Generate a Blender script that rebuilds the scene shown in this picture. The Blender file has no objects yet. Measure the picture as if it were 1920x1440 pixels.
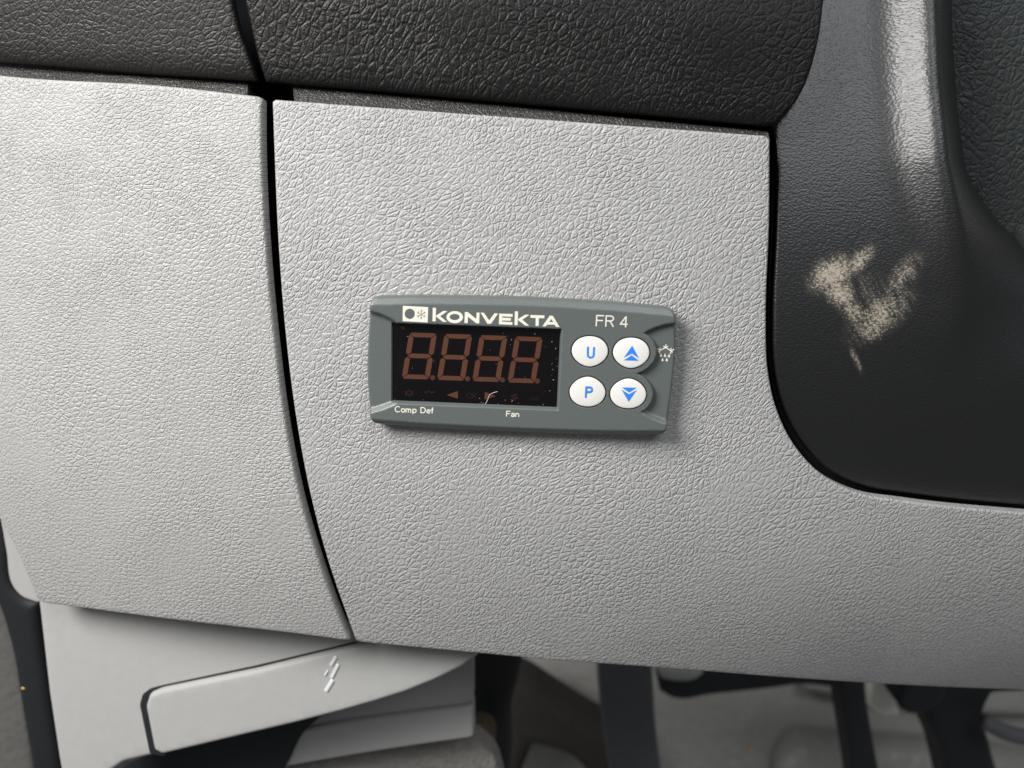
import bpy, bmesh, math, random
import numpy as np
from mathutils import Vector, Matrix
from mathutils.geometry import delaunay_2d_cdt

random.seed(7); np.random.seed(7)
SC = bpy.context.scene
COL = SC.collection
MM = 0.001

# ------------------------------------------------------------------ camera
F_PX = 1450.0                       # focal length in pixels of the 1920 px wide photograph
PITCH, ROLL, YAW = math.radians(11.5), math.radians(1.9), math.radians(-2.0)
D_ = Vector((math.sin(YAW)*math.cos(PITCH), math.cos(YAW)*math.cos(PITCH), -math.sin(PITCH)))
X_ = Vector((math.cos(YAW), -math.sin(YAW), 0)); U_ = X_.cross(D_)
R_ = X_*math.cos(ROLL) + U_*math.sin(ROLL)
UP_ = -X_*math.sin(ROLL) + U_*math.cos(ROLL)
CAM = D_ * (-187.6/D_.y)            # millimetres; the middle of the view meets the dash at the origin
cd = bpy.data.cameras.new('camera'); cam = bpy.data.objects.new('camera', cd); COL.objects.link(cam)
cd.sensor_width = 36.0; cd.lens = 36.0*F_PX/1920.0
cd.clip_start = 0.005; cd.clip_end = 50
m = Matrix.Identity(4)
for i in range(3):
    m[i][0], m[i][1], m[i][2], m[i][3] = R_[i], UP_[i], -D_[i], CAM[i]*MM
cam.matrix_world = m
cd.dof.use_dof = True; cd.dof.focus_distance = 0.190; cd.dof.aperture_fstop = 10.5
SC.camera = cam

# ------------------------------------------------------------------ light
w = bpy.data.worlds.new('World'); SC.world = w; w.use_nodes = True
bg = w.node_tree.nodes['Background']
bg.inputs[0].default_value = (0.96, 0.98, 1.0, 1); bg.inputs[1].default_value = 0.14
def area(name, loc, target, sx, sy, power, col):
    l = bpy.data.lights.new(name, 'AREA'); l.shape = 'RECTANGLE'; l.size = sx; l.size_y = sy
    l.energy = power; l.color = col
    o = bpy.data.objects.new(name, l); COL.objects.link(o)
    o.location = loc
    o.rotation_euler = (Vector(target)-Vector(loc)).to_track_quat('-Z', 'Y').to_euler()
    return o
area('open_door_light', (-0.46, -0.38, 0.42), (0.0, 0.0, 0.0), 0.34, 0.34, 9.5, (1.0, 0.982, 0.96))
area('added_sheen_light', (0.38, -0.74, 0.82), (0.06, 0.0, 0.04), 0.62, 0.50, 4.7, (0.93, 0.97, 1.0))  # added overhead lamp with no known opening; gives the cover its sheen
SC.view_settings.view_transform = 'Standard'; SC.view_settings.look = 'None'
SC.view_settings.exposure = 0.0; SC.view_settings.gamma = 1.0
SC.cycles.use_denoising = True
SC.cycles.max_bounces = 8

# ------------------------------------------------------------------ helpers
def ray(px, py): return D_ + R_*((px-960)/F_PX) - UP_*((py-720)/F_PX)
def at(px, py, Y=0.0):
    v = ray(px, py); t = (Y-CAM.y)/v.y
    return CAM + v*t
def on(px, py, surf):
    Y = 0.0
    for _ in range(14):
        p = at(px, py, Y); Y = float(surf(p.x, p.z))
    return (p.x, p.z)
def flat(Y): return lambda x, z: x*0+Y

def mesh_obj(name, verts, faces, mat, parent=None, smooth=True, flat_faces=()):
    me = bpy.data.meshes.new(name)
    me.from_pydata([tuple(c*MM for c in v) for v in verts], [], faces)
    me.materials.append(mat)
    if smooth:
        me.polygons.foreach_set('use_smooth', [True]*len(me.polygons))
        for f in flat_faces: me.polygons[f].use_smooth = False
    o = bpy.data.objects.new(name, me); COL.objects.link(o)
    if parent: o.parent = parent
    return o
def tag(o, label, cat, group=None):
    o['label'] = label; o['category'] = cat
    if group: o['group'] = group
    return o
def structure(o, label=None):
    o['kind'] = 'structure'
    if label: o['label'] = label
    return o
def empty(name, label, cat, loc=(0, 0, 0)):
    o = bpy.data.objects.new(name, None); COL.objects.link(o)
    o.empty_display_size = 0.01
    return tag(o, label, cat)

def chaikin(p, n=2, closed=True):
    p = np.array(p, float)
    for _ in range(n):
        q = np.roll(p, -1, 0) if closed else p[1:]
        a = p if closed else p[:-1]
        r = np.empty((2*len(a), 2)); r[0::2] = a*.75+q*.25; r[1::2] = a*.25+q*.75
        if not closed: r = np.vstack([p[:1], r, p[-1:]])
        p = r
    return p
def resample(p, step, closed=True):
    p = np.array(p, float); out = []
    n = len(p)
    for i in range(n if closed else n-1):
        a, b = p[i], p[(i+1) % n]; L = np.hypot(*(b-a)); k = max(1, int(math.ceil(L/step)))
        for j in range(k): out.append(a+(b-a)*j/k)
    if not closed: out.append(p[-1])
    return np.array(out)
def dist_poly(P, loop, closed=True):
    P = np.asarray(P, float); A = np.asarray(loop, float)
    B = np.roll(A, -1, 0) if closed else A[1:]
    if not closed: A = A[:-1]
    best = np.full(len(P), 1e9)
    for i in range(0, len(A), 64):
        a, b = A[i:i+64], B[i:i+64]; ab = b-a; L2 = (ab**2).sum(1)+1e-12
        t = np.clip(((P[:, None, :]-a[None])*ab[None]).sum(2)/L2, 0, 1)
        d = np.hypot(*np.moveaxis(P[:, None, :]-(a[None]+t[..., None]*ab[None]), 2, 0))
        best = np.minimum(best, d.min(1))
    return best
def inside(P, loops):
    P = np.asarray(P, float); c = np.zeros(len(P), int)
    for lp in loops:
        A = np.asarray(lp, float); B = np.roll(A, -1, 0)
        for (ax, ay), (bx, by) in zip(A, B):
            if ay == by: continue
            k = ((ay > P[:, 1]) != (by > P[:, 1]))
            xx = (bx-ax)*(P[:, 1]-ay)/(by-ay)+ax
            c += (k & (P[:, 0] < xx)).astype(int)
    return c % 2 == 1
def area2(lp):
    a = np.asarray(lp); b = np.roll(a, -1, 0)
    return (a[:, 0]*b[:, 1]-b[:, 0]*a[:, 1]).sum()

def triangulate(loops, pts, open_lines=()):
    """constrained Delaunay over closed loops (even-odd filled), open feature lines and loose points"""
    V = []; Eg = []
    for lp in loops:
        s = len(V); V += [tuple(v) for v in lp]; Eg += [(s+i, s+(i+1) % len(lp)) for i in range(len(lp))]
    for ln in open_lines:
        s = len(V); V += [tuple(v) for v in ln]; Eg += [(s+i, s+i+1) for i in range(len(ln)-1)]
    V += [tuple(v) for v in pts]
    vo, eo, fo, *_ = delaunay_2d_cdt([Vector(v) for v in V], Eg, [], 0, 1e-5)
    P = np.array([(v.x, v.y) for v in vo]); T = np.array(fo)
    keep = inside(P[T].mean(1), loops)
    return P, T[keep]

def finish(P, T, Y, back):
    """triangles in (x, z) with depth Y, plus a skirt of depth `back` behind every boundary edge"""
    verts = [(P[i, 0], Y[i], P[i, 1]) for i in range(len(P))]
    faces = [tuple(int(k) for k in t) for t in T]
    cnt = {}
    for a, b, c in faces:
        for e in ((a, b), (b, c), (c, a)): cnt[(min(e), max(e))] = cnt.get((min(e), max(e)), 0)+1
    sk = {}; fl = []
    def low(i):
        if i not in sk:
            sk[i] = (len(verts), len(verts)+1)
            x, y, z = verts[i]; verts.append((x, y, z)); verts.append((x, y+back, z))
        return sk[i]
    if back:
        for a, b, c in list(faces):
            for e in ((a, b), (b, c), (c, a)):
                if cnt[(min(e), max(e))] == 1:
                    p, q = low(e[0]), low(e[1])
                    faces.append((q[0], p[0], p[1], q[1]))
    return verts, faces

def patch(name, loops, yf, mat, parent=None, grid=2.0, r=0.0, back=1.0, smooth=True):
    """solid sheet: outlines in mm (x, z), front surface yf, edge rounded by r, sides of depth back"""
    loops = [lp if (area2(lp) > 0) == (k == 0) else lp[::-1] for k, lp in enumerate([np.array(l, float) for l in loops])]
    A = np.vstack(loops); lo, hi = A.min(0), A.max(0)
    gx, gz = np.meshgrid(np.arange(lo[0]+grid*.37, hi[0], grid), np.arange(lo[1]+grid*.41, hi[1], grid))
    gx = gx + (np.arange(gx.shape[0])[:, None] % 2)*grid*.5
    G = np.column_stack([gx.ravel(), gz.ravel()])
    def dall(Pt):
        return np.min([dist_poly(Pt, lp) for lp in loops], axis=0)
    if len(G):
        G = G[inside(G, loops)]
    if len(G):
        G = G[dall(G) > max(r*1.15, grid*.35)]
    rings = []
    if r > 0:
        for lp in loops:
            nx, pv = np.roll(lp, -1, 0), np.roll(lp, 1, 0)
            t = nx-pv; t /= np.hypot(t[:, 0], t[:, 1])[:, None]+1e-9
            n = np.column_stack([-t[:, 1], t[:, 0]])
            for k in (0.12, 0.35, 0.65, 1.0):
                q = lp+n*r*k
                ok = inside(q, loops); q = q[ok]
                if len(q):
                    rings.append(q[dall(q) > r*k*.93])
        if rings: G = np.vstack([G]+rings) if len(G) else np.vstack(rings)
    P, T = triangulate(loops, G)
    Y = yf(P[:, 0], P[:, 1]) + np.zeros(len(P))
    if r > 0:
        d = np.minimum(dall(P)/r, 1); Y = Y + r*(1-np.sqrt(np.maximum(0, 1-(1-d)**2)))
    v, f = finish(P, T, Y, back)
    return mesh_obj(name, v, f, mat, parent, smooth)

def panel(name, px, surf, mat, parent=None, r=1.0, back=3.0, grid=2.0, ch=2, step=None):
    pts = chaikin(spline(px), 1) if ch == 1 else chaikin(resample(px, 14), 1) if ch else np.array(px, float)
    lp = np.array([on(x, y, surf) for x, y in pts])
    lp = resample(lp, step or grid*.7)
    return patch(name, [lp], surf, mat, parent, grid, r, back)

def spline(px, closed=True, n=6):
    """curve through the points; sharp turns stay corners"""
    p = np.array(px, float); N = len(p); out = []
    def turn(i):
        if not closed and i in (0, N-1): return True
        a = p[i]-p[i-1]; b = p[(i+1) % N]-p[i]
        c = np.dot(a, b)/(np.hypot(*a)*np.hypot(*b)+1e-9)
        return c < math.cos(math.radians(38))
    cor = [turn(i) for i in range(N)]
    def tan(i):
        a = p[i]-p[i-1]; b = p[(i+1) % N]-p[i]; la, lb = np.hypot(*a), np.hypot(*b)
        return (a/la*lb+b/lb*la)/(la+lb)
    for i in range(N if closed else N-1):
        j = (i+1) % N; L_ = np.hypot(*(p[j]-p[i])); ch = (p[j]-p[i])/L_
        ti = ch if cor[i] else tan(i); tj = ch if cor[j] else tan(j)
        k = n if L_ > 12 else 2
        for q in range(k):
            t = q/k; h = t*t*(3-2*t)
            out.append(p[i]*(1-h)+p[j]*h+ti*L_*(t**3-2*t*t+t)+tj*L_*(t**3-t*t))
    if not closed: out.append(p[-1])
    return np.array(out)
def soft(t, wd): return wd*np.log1p(np.exp(np.clip(t/wd, -30, 30)))
def sstep(t): t = np.clip(t, 0, 1); return t*t*(3-2*t)

# ------------------------------------------------------------------ materials
class NT:
    def __init__(s, name):
        s.m = bpy.data.materials.new(name); s.m.use_nodes = True; s.t = s.m.node_tree
        s.b = s.t.nodes['Principled BSDF']
    def n(s, kind, **kw):
        nd = s.t.nodes.new(kind)
        for k, v in kw.items():
            if k.startswith('i_'):
                nd.inputs[k[2:].replace('_', ' ')].default_value = v
            else: setattr(nd, k, v)
        return nd
    def l(s, a, b): s.t.links.new(a, b)
    def math(s, op, a, b=None, c=None, clamp=False):
        nd = s.t.nodes.new('ShaderNodeMath'); nd.operation = op; nd.use_clamp = clamp
        for i, v in enumerate((a, b, c)):
            if v is None: continue
            if isinstance(v, (int, float)): nd.inputs[i].default_value = v
            else: s.l(v, nd.inputs[i])
        return nd.outputs[0]
    def ramp(s, v, a, b, lo=0.0, hi=1.0):
        nd = s.t.nodes.new('ShaderNodeMapRange'); nd.interpolation_type = 'SMOOTHSTEP'
        s.l(v, nd.inputs[0])
        for i, k in enumerate((a, b, lo, hi)): nd.inputs[i+1].default_value = k
        return nd.outputs[0]
    def mix(s, f, a, b):
        nd = s.t.nodes.new('ShaderNodeMix'); nd.data_type = 'RGBA'
        if isinstance(f, (int, float)): nd.inputs[0].default_value = f
        else: s.l(f, nd.inputs[0])
        for i, v in ((6, a), (7, b)):
            if isinstance(v, tuple): nd.inputs[i].default_value = v if len(v) == 4 else v+(1,)
            else: s.l(v, nd.inputs[i])
        return nd.outputs[2]
    def coords(s):
        """object coordinates in mm, as (x, z, y)"""
        tc = s.n('ShaderNodeTexCoord')
        sep = s.n('ShaderNodeSeparateXYZ'); s.l(tc.outputs['Object'], sep.inputs[0])
        cb = s.n('ShaderNodeCombineXYZ')
        s.l(s.math('MULTIPLY', sep.outputs[0], 1000.0), cb.inputs[0])
        s.l(s.math('MULTIPLY', sep.outputs[2], 1000.0), cb.inputs[1])
        s.l(s.math('MULTIPLY', sep.outputs[1], 1000.0), cb.inputs[2])
        return cb.outputs[0]
    def noise(s, vec, scale, detail=3.0, rough=.5, dim='3D', color=False):
        nd = s.n('ShaderNodeTexNoise', noise_dimensions=dim)
        nd.inputs['Scale'].default_value = scale; nd.inputs['Detail'].default_value = detail
        nd.inputs['Roughness'].default_value = rough
        s.l(vec, nd.inputs['Vector']); return nd.outputs['Color' if color else 'Fac']
    def vor(s, vec, scale, feature='DISTANCE_TO_EDGE', rnd=1.0, dim='2D'):
        nd = s.n('ShaderNodeTexVoronoi', feature=feature, voronoi_dimensions=dim)
        nd.inputs['Scale'].default_value = scale; nd.inputs['Randomness'].default_value = rnd
        s.l(vec, nd.inputs['Vector']); return nd.outputs['Distance']
    def warp(s, vec, scale, amt, detail=2.0):
        c = s.noise(vec, scale, detail, .5, '3D', True)
        v1 = s.n('ShaderNodeVectorMath', operation='SUBTRACT'); s.l(c, v1.inputs[0]); v1.inputs[1].default_value = (.5, .5, .5)
        v2 = s.n('ShaderNodeVectorMath', operation='SCALE'); s.l(v1.outputs[0], v2.inputs[0]); v2.inputs['Scale'].default_value = amt
        v3 = s.n('ShaderNodeVectorMath', operation='ADD'); s.l(vec, v3.inputs[0]); s.l(v2.outputs[0], v3.inputs[1])
        return v3.outputs[0]
    def mapping(s, vec, rot=0.0, sc=(1, 1, 1), loc=(0, 0, 0)):
        nd = s.n('ShaderNodeMapping', vector_type='POINT'); s.l(vec, nd.inputs[0])
        nd.inputs['Rotation'].default_value = (0, 0, rot); nd.inputs['Scale'].default_value = sc
        nd.inputs['Location'].default_value = loc
        return nd.outputs[0]
    def bump(s, h, dist_mm, strength=1.0):
        nd = s.n('ShaderNodeBump'); nd.inputs['Strength'].default_value = strength
        nd.inputs['Distance'].default_value = dist_mm*MM
        s.l(h, nd.inputs['Height']); s.l(nd.outputs[0], s.b.inputs['Normal'])
    def set(s, col=None, rough=None, spec=None, **kw):
        if col is not None: s.b.inputs['Base Color'].default_value = tuple(col)+(1,)
        if rough is not None: s.b.inputs['Roughness'].default_value = rough
        if spec is not None: s.b.inputs['Specular IOR Level'].default_value = spec
        for k, v in kw.items(): s.b.inputs[k.replace('_', ' ')].default_value = v
        return s

def leather_height(s, cell, rot, aniso, seed):
    """pebbled hide: overlapping crease nets of two sizes, cells drawn out along one direction"""
    c = s.mapping(s.coords(), 0, (1, 1, 0.4), (seed, seed*1.7, 0))
    wv = s.warp(c, .022, 13.0, 0.0)
    wv = s.warp(wv, .30, .9*cell/2, 1.0)
    def drawn(r, k, off):                                        # turn first, then stretch along the turned axis
        return s.mapping(s.mapping(wv, r, (1, 1, 1), (off, off*.6, 0)), 0, (1, k, 1))
    e1 = s.vor(drawn(rot, aniso, 0), 1.0/cell)
    e2 = s.vor(drawn(rot-1.2, aniso*.85, 31), .85/cell)
    e3 = s.vor(drawn(rot-.5, .85, 57), 1.9/cell)
    h1 = s.ramp(e1, -.03, 0.23); h2 = s.ramp(e2, -.02, 0.16); h3 = s.ramp(e3, -.03, 0.25)
    part = s.ramp(s.noise(c, .30, 1.0), .38, .60)                # second net shows only in places
    h2m = s.math('MULTIPLY_ADD', s.math('SUBTRACT', h2, 1.0), s.math('MULTIPLY_ADD', part, .5, .35), 1.0)
    h3m = s.math('MULTIPLY_ADD', s.math('SUBTRACT', h3, 1.0), .34, 1.0)
    e4 = s.vor(drawn(rot+.15, .42, 83), .42/cell)                 # a few long deeper wrinkles
    h4m = s.math('MULTIPLY_ADD', s.math('SUBTRACT', s.ramp(e4, -.01, .075), 1.0), .50, 1.0)
    h = s.math('MULTIPLY', s.math('MULTIPLY', s.math('MULTIPLY', h1, h2m), h3m), h4m)
    h = s.math('MULTIPLY', h, s.ramp(s.noise(c, .055, 2.0), .30, .70, .72, 1.28))
    h = s.math('MULTIPLY_ADD', s.noise(c, 4.0/cell, 3.0, .65), .42, h)
    return h, c

def mat_leather(name, col, rough, cell, rot, aniso, depth, seed, spec=.5, dirt=True):
    s = NT(name).set(col, rough, spec)
    h, c = leather_height(s, cell, rot, aniso, seed)
    s.bump(h, depth)
    if dirt:
        k = s.noise(c, .05, 4.0, .6)
        lo = tuple(v*.975 for v in col); hi = tuple(min(1, v*1.02) for v in col)
        s.l(s.mix(s.ramp(k, .3, .7), lo, hi), s.b.inputs['Base Color'])
    r0 = s.math('MULTIPLY_ADD', s.noise(c, 1.3, 3.0), .5, s.math('MULTIPLY', s.noise(c, .045, 3.0, .6), .5))
    s.l(s.ramp(r0, .35, .65, rough-.08, rough+.09), s.b.inputs['Roughness'])
    return s.m
def mat_plain(name, col, rough=.5, spec=.5, grain=None, depth=.05, var=.06, **kw):
    s = NT(name).set(col, rough, spec, **kw); c = s.coords()
    k = s.noise(c, .35, 4.0, .6)
    s.l(s.mix(k, tuple(v*(1-var) for v in col), tuple(min(1, v*(1+var)) for v in col)), s.b.inputs['Base Color'])
    if grain:
        s.bump(s.noise(c, grain, 2.0), depth)
    return s.m

GREY = mat_leather('grey_grained_plastic', (.388, .384, .378), .38, 1.30, .85, .56, .20, 3.0)
GREY2 = mat_leather('grey_grained_plastic_side', (.395, .389, .378), .38, 1.20, 1.35, .66, .165, 41.0)
PAD = mat_leather('black_grained_pad', (.0082, .0077, .0074), .47, 1.65, .55, .58, .14, 11.0, .30)
PAD2 = mat_leather('black_grained_pad_side', (.0130, .0118, .0110), .47, 1.5, 1.2, .70, .07, 23.0, .36)
STRIP = mat_leather('black_grained_strip', (.045, .043, .04), .30, 1.0, 0, .8, .22, 5.0)
SMOOTH = mat_plain('grey_smooth_plastic', (.36, .358, .347), .6, .3, 2.2, .03)
BLACKP = mat_plain('black_plastic', (.012, .013, .015), .55, .4, 1.0, .05)
RUBBER = mat_plain('black_rubber', (.012, .014, .016), .6, .35, 1.5, .06)
SEAM_SHADE = mat_plain('seam_shade_black', (.003, .0035, .0045), .9, .05)
PEDAL = mat_plain('dark_painted_steel', (.085, .088, .10), .42, .5, .25, .5, .25)
MAT = mat_plain('grey_floor_rubber', (.31, .304, .285), .36, .5, .12, 1.2, .2)
CARPET = mat_plain('grey_carpet', (.27, .255, .235), .9, .2, .6, 1.5, .25)
WALL_SHADE = mat_plain('wall_shade_dark', (.06, .056, .05), .95, .1, .5, 1.5, .3)
WHITEP = mat_plain('cream_plastic', (.90, .89, .80), .5, .4)
FOAM = mat_plain('brown_foam', (.14, .11, .07), .9, .2, .5, 2.0, .4)
CRUMB = mat_plain('yellow_crumb', (.70, .42, .05), .5, .5)

def mat_shroud():
    s = NT('black_pebbled_plastic').set((.006, .0063, .0070), .42, .85)
    c = s.coords()
    wv = s.warp(c, .5, .6)
    a = s.vor(s.mapping(wv, .3, (1, 1.5, .5)), 1.35, 'F1', 1.0, '3D')
    h = s.math('ADD', s.math('MULTIPLY', a, -1.0), s.math('MULTIPLY', s.noise(c, 2.5, 2.0), .35))
    s.bump(h, .075)
    # dried scuff: pale smear caught on the pebbles, placed on the shroud itself
    def blob(px, py, rx, rz, rot):
        x, z = on(px, py, shroud_y)
        mp = s.mapping(c, 0, (1, 1, 0), (-x, -z, 0))
        mp = s.mapping(mp, rot, (1, 1, 0)); mp = s.mapping(mp, 0, (1/rx, 1/rz, 0))
        ln = s.n('ShaderNodeVectorMath', operation='LENGTH'); s.l(mp, ln.inputs[0])
        return s.ramp(ln.outputs['Value'], 1.30, .05)
    parts = [(1560, 515, 8.0, 5.5, -.5, 1.0), (1575, 548, 7.5, 4.5, .75, .95), (1600, 582, 8, 3.6, .85, .75), (1612, 488, 6, 3.0, -.9, .85), (1650, 590, 12, 6.5, -.75, .78), (1628, 545, 8, 6, .6, .45),
             (1690, 520, 10.0, 4.0, -1.0, .62), (1640, 615, 6, 4.0, -.7, .80), (1604, 672, 6.0, 1.3, 1.05, .48), (1612, 690, 2.5, .7, 1.3, .5), (1670, 555, 10, 5, -.9, .55)]
    tot = None
    for px, py, rx, rz, rot, k in parts:
        b = s.math('MULTIPLY', blob(px, py, rx, rz, rot), k)
        tot = b if tot is None else s.math('MAXIMUM', tot, b)
    streak = s.noise(s.mapping(s.mapping(wv, -.64), 0, (2.0, .30, 1)), .5, 4.0, .65)
    grit = s.noise(c, 3.2, 3.0, .7)
    n = s.math('MULTIPLY_ADD', streak, .60, s.math('MULTIPLY', grit, .95))
    n = s.math('MULTIPLY_ADD', s.math('MULTIPLY', a, -1.0), .55, n)
    mk = s.ramp(s.math('ADD', s.math('MULTIPLY', tot, .80), n), .78, 1.42)
    mk = s.math('MULTIPLY', mk, s.ramp(tot, .02, .35))
    haze = s.math('MULTIPLY', s.ramp(tot, .05, .9), s.ramp(streak, .30, .75, .02, .32))
    mk = s.math('MAXIMUM', s.math('MULTIPLY', mk, .9), haze)
    # faint general dust and bright flecks
    dust = s.ramp(s.noise(c, .9, 3.0, .7), .70, .80, 0, .10)
    f = s.math('MAXIMUM', s.math('MULTIPLY', mk, .80), dust)
    s.l(s.mix(f, (.006, .0063, .0070), (.55, .48, .38)), s.b.inputs['Base Color'])
    s.l(s.math('MULTIPLY_ADD', f, .40, .42), s.b.inputs['Roughness'])
    return s.m

def mat_housing():
    s = NT('grey_green_speckled_plastic').set((.110, .126, .121), .33, .5)
    c = s.coords()
    sp = s.noise(c, 5.0, 2.0, .7)
    s.l(s.mix(s.ramp(sp, .3, .75), (.096, .111, .107), (.138, .156, .151)), s.b.inputs['Base Color'])
    s.bump(s.noise(c, 6.0, 2.0), .035)
    return s.m
HOUSE = mat_housing()
def mat_simple(name, col, rough, spec=.5, **kw): return NT(name).set(col, rough, spec, **kw).m
PRINT = mat_simple('cream_print', (.80, .77, .66), .5)
BUTTON = mat_plain('white_button_plastic', (.80, .79, .74), .35, .5, 1.0, .01, .02)
BLUE = mat_simple('blue_print', (.035, .235, .80), .45)
SEG = mat_simple('brown_unlit_segment', (.098, .038, .020), .45, .3)
SEGDIM = mat_simple('dim_brown_symbol', (.022, .0095, .0075), .45, .3)
def mat_glass():
    s = NT('black_display_glass').set((.0035, .0027, .0032), .06, .5); c = s.coords()
    s.l(s.ramp(s.noise(s.warp(c, .2, 4.0), .16, 4.0, .6), .40, .75, .05, .30), s.b.inputs['Roughness'])   # wiped smears
    return s.m
GLASS = mat_glass()
FIBRE = mat_simple('white_lint', (.7, .68, .62), .8)

# ------------------------------------------------------------------ surfaces of the dash (mm, y grows into the dash)
def grey_y(x, z):
    return .00060*x*x + .0027*np.maximum(0, -22-z)**2*np.clip(1+x/220, .55, 1.5) + .0006*np.maximum(0, z-20)**2
PA, PB = on(640, 164, flat(3)), on(1280, 221, flat(3))
PSL = (PB[1]-PA[1])/(PB[0]-PA[0])
def pad_t(x, z): return z-(PA[1]+PSL*(x-PA[0]))          # height above the pad's lower edge
def pad_y(x, z):
    t = pad_t(x, z)
    return 2.3+.00060*x*x-.10*t+.011*np.maximum(0, t-17)**2+.03*np.maximum(0, 5-t)**2
def strip_y(x, z):
    return 3.3+.00060*x*x+.75*(pad_t(x, z)+3.0)
def cover_base(z): return 3.4+.28*soft(z-38, 11.0)
def cover_up(z): return sstep((z-2)/62)
CREST = np.array([on(px, py, lambda x, z: cover_base(z)-7*cover_up(z)) for px, py in ((1815, 560), (1800, 430), (1775, 300), (1760, 150), (1753, 0), (1753, -60))])
def shroud_y(x, z):
    up = cover_up(z)
    xr = np.interp(z, CREST[:, 1], CREST[:, 0])
    lip = up*(1.25*soft(x-(xr-7.5), 2.8)-2.9*soft(x-xr, 1.2))
    low = .0022*np.maximum(0, 24-z)**2
    return cover_base(z)+.02*(x-63)-lip+low+(1-up)*.0015*np.maximum(0, x-85)**2

# ------------------------------------------------------------------ dash panels
dash = empty('dashboard', 'vehicle dashboard of light grey grained panels under black padded tops', 'dashboard')
SEAM_L = [(488, 181), (491, 300), (500, 470), (516, 640), (537, 800), (563, 930), (598, 1050), (638, 1160), (657, 1203)]
SEAM_R = [(510, 186), (514, 300), (522, 470), (536, 640), (557, 800), (582, 930), (614, 1050), (652, 1160), (668, 1204)]
main_px = SEAM_R[::-1] + [(640, 196), (900, 215), (1280, 243), (1444, 255),
    (1443, 420), (1437, 600), (1440, 690), (1456, 765), (1490, 835), (1545, 893), (1610, 925), (1700, 940), (1990, 968),
    (1990, 1296), (1800, 1290), (1640, 1282), (1500, 1273), (1240, 1253), (1060, 1240), (880, 1224)]
def dense(px, ch=2):
    return px
def panel2(name, px, surf, mat, label, cat, r, back, grid, step=None, parent=None, ch=1):
    # chaikin on a resampled outline rounds corners only a little
    o = panel(name, px, surf, mat, parent, r, back, grid, ch, step)
    if label and not parent: tag(o, label, cat)
    elif label: o['label'] = label
    return o
panel2('main_panel', main_px, grey_y, GREY, 'large light grey leather-grained dash panel carrying the digital controller', 'dash panel', .65, 2.8, 2.2, parent=dash)
side_px = [(-60, 133), (0, 141), (300, 160), (490, 181)] + SEAM_L[1:] + [(560, 1190), (340, 1165), (72, 1130), (20, 1012), (0, 976), (-60, 880)]
panel2('side_panel', side_px, grey_y, GREY2, 'pale grey leather-grained dash panel left of the curved seam', 'dash panel', .8, 2.8, 2.2, parent=dash)

pad_r = [(457, -40), (458, 0), (467, 40), (483, 110), (497, 153), (640, 164), (960, 192), (1280, 221), (1452, 237), (1500, 180), (1535, 80), (1546, 0), (1550, -40)]
pad_l = [(-60, -40), (430, -40), (435, 0), (447, 53), (467, 110), (480, 151), (300, 139), (0, 116), (-60, 111)]
panel2('main_pad', pad_r, pad_y, PAD, 'black leather-grained dash pad above the large grey panel', 'dash pad', 1.0, 1.6, 2.0, parent=dash)
panel2('side_pad', pad_l, pad_y, PAD2, 'black dash pad left of the upper seam, smooth along its lower edge', 'dash pad', 1.0, 1.6, 2.0, parent=dash)
strip_r = [(548, 161), (640, 169), (960, 199), (1280, 231), (1440, 246), (1445, 262), (1280, 252), (960, 228), (640, 206), (552, 199)]
strip_l = [(-60, 114), (0, 119), (300, 142), (465, 155), (465, 188), (300, 170), (0, 151), (-60, 146)]
panel2('trim_strip', strip_r, strip_y, STRIP, 'narrow rough black strip between the right dash pad and grey panel', 'trim strip', .3, 3, 1.5, parent=dash)
panel2('side_trim_strip', strip_l, strip_y, STRIP, 'narrow black strip catching light above the left grey panel', 'trim strip', .3, 3, 1.5, parent=dash)
back_px = [(-80, -60), (1560, -60), (1500, 240), (1480, 1000), (1900, 1060), (1900, 1235), (1240, 1215), (700, 1175), (640, 1160), (60, 1090), (0, 940), (-80, 800)]
panel2('seam_shade_sheet', back_px, lambda x, z: grey_y(x, z)+13.0, SEAM_SHADE, 'added matt black sheet behind the panels, standing for the dark in the seams', 'seam backing', 0, 2, 8.0, ch=0, parent=dash)  # added black sheet; its colour stands for the dark inside the gaps

SHROUD = mat_shroud()
shroud_px = [(1490, -150), (1500, 0), (1505, 82), (1490, 183), (1450, 236), (1457, 300), (1456, 420), (1450, 600), (1452, 680), (1468, 758), (1502, 826), (1555, 882), (1618, 912), (1710, 927), (1990, 954)]
sp_ = [on(x, y, shroud_y) for x, y in spline(shroud_px, False)]
sp_ += [(175, sp_[-1][1]-4), (175, sp_[0][1]+60), (sp_[0][0], sp_[0][1]+60)]
cover = tag(patch('column_cover', [resample(sp_, 1.1)], shroud_y, SHROUD, None, 1.5, .9, 6), 'black pebbled plastic cover with a pale dried scuff mark', 'plastic cover')
COARSE = mat_leather('dark_coarse_trim', (.026, .031, .030), .55, 2.2, .4, .8, .22, 61.0, .45)
panel2('column_trim', [(1735, -60), (1740, 0), (1748, 150), (1765, 300), (1795, 420), (1850, 500), (2000, 560), (2060, 400), (2060, -60)], lambda x, z: 46-.10*(x-110)+0*z, COARSE,
       'dark coarse trim behind the ridge at the upper right edge', 'trim', 3.0, 6, 3.0)
rim_px = [(1440, 200), (1447, 270), (1446, 420), (1440, 600), (1443, 690), (1459, 768), (1493, 838), (1548, 896), (1612, 929), (1700, 945), (1990, 973),
          (1990, 940), (1715, 915), (1625, 900), (1563, 872), (1512, 820), (1478, 752), (1462, 680), (1460, 600), (1466, 420), (1468, 300), (1470, 200)]
panel2('cover_rim', rim_px, lambda x, z: shroud_y(x, z)+3.2+.0*x, BLACKP, 'thin black rim in the gap round the scuffed cover', 'rim', .3, 3, 1.2, parent=cover)

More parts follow.
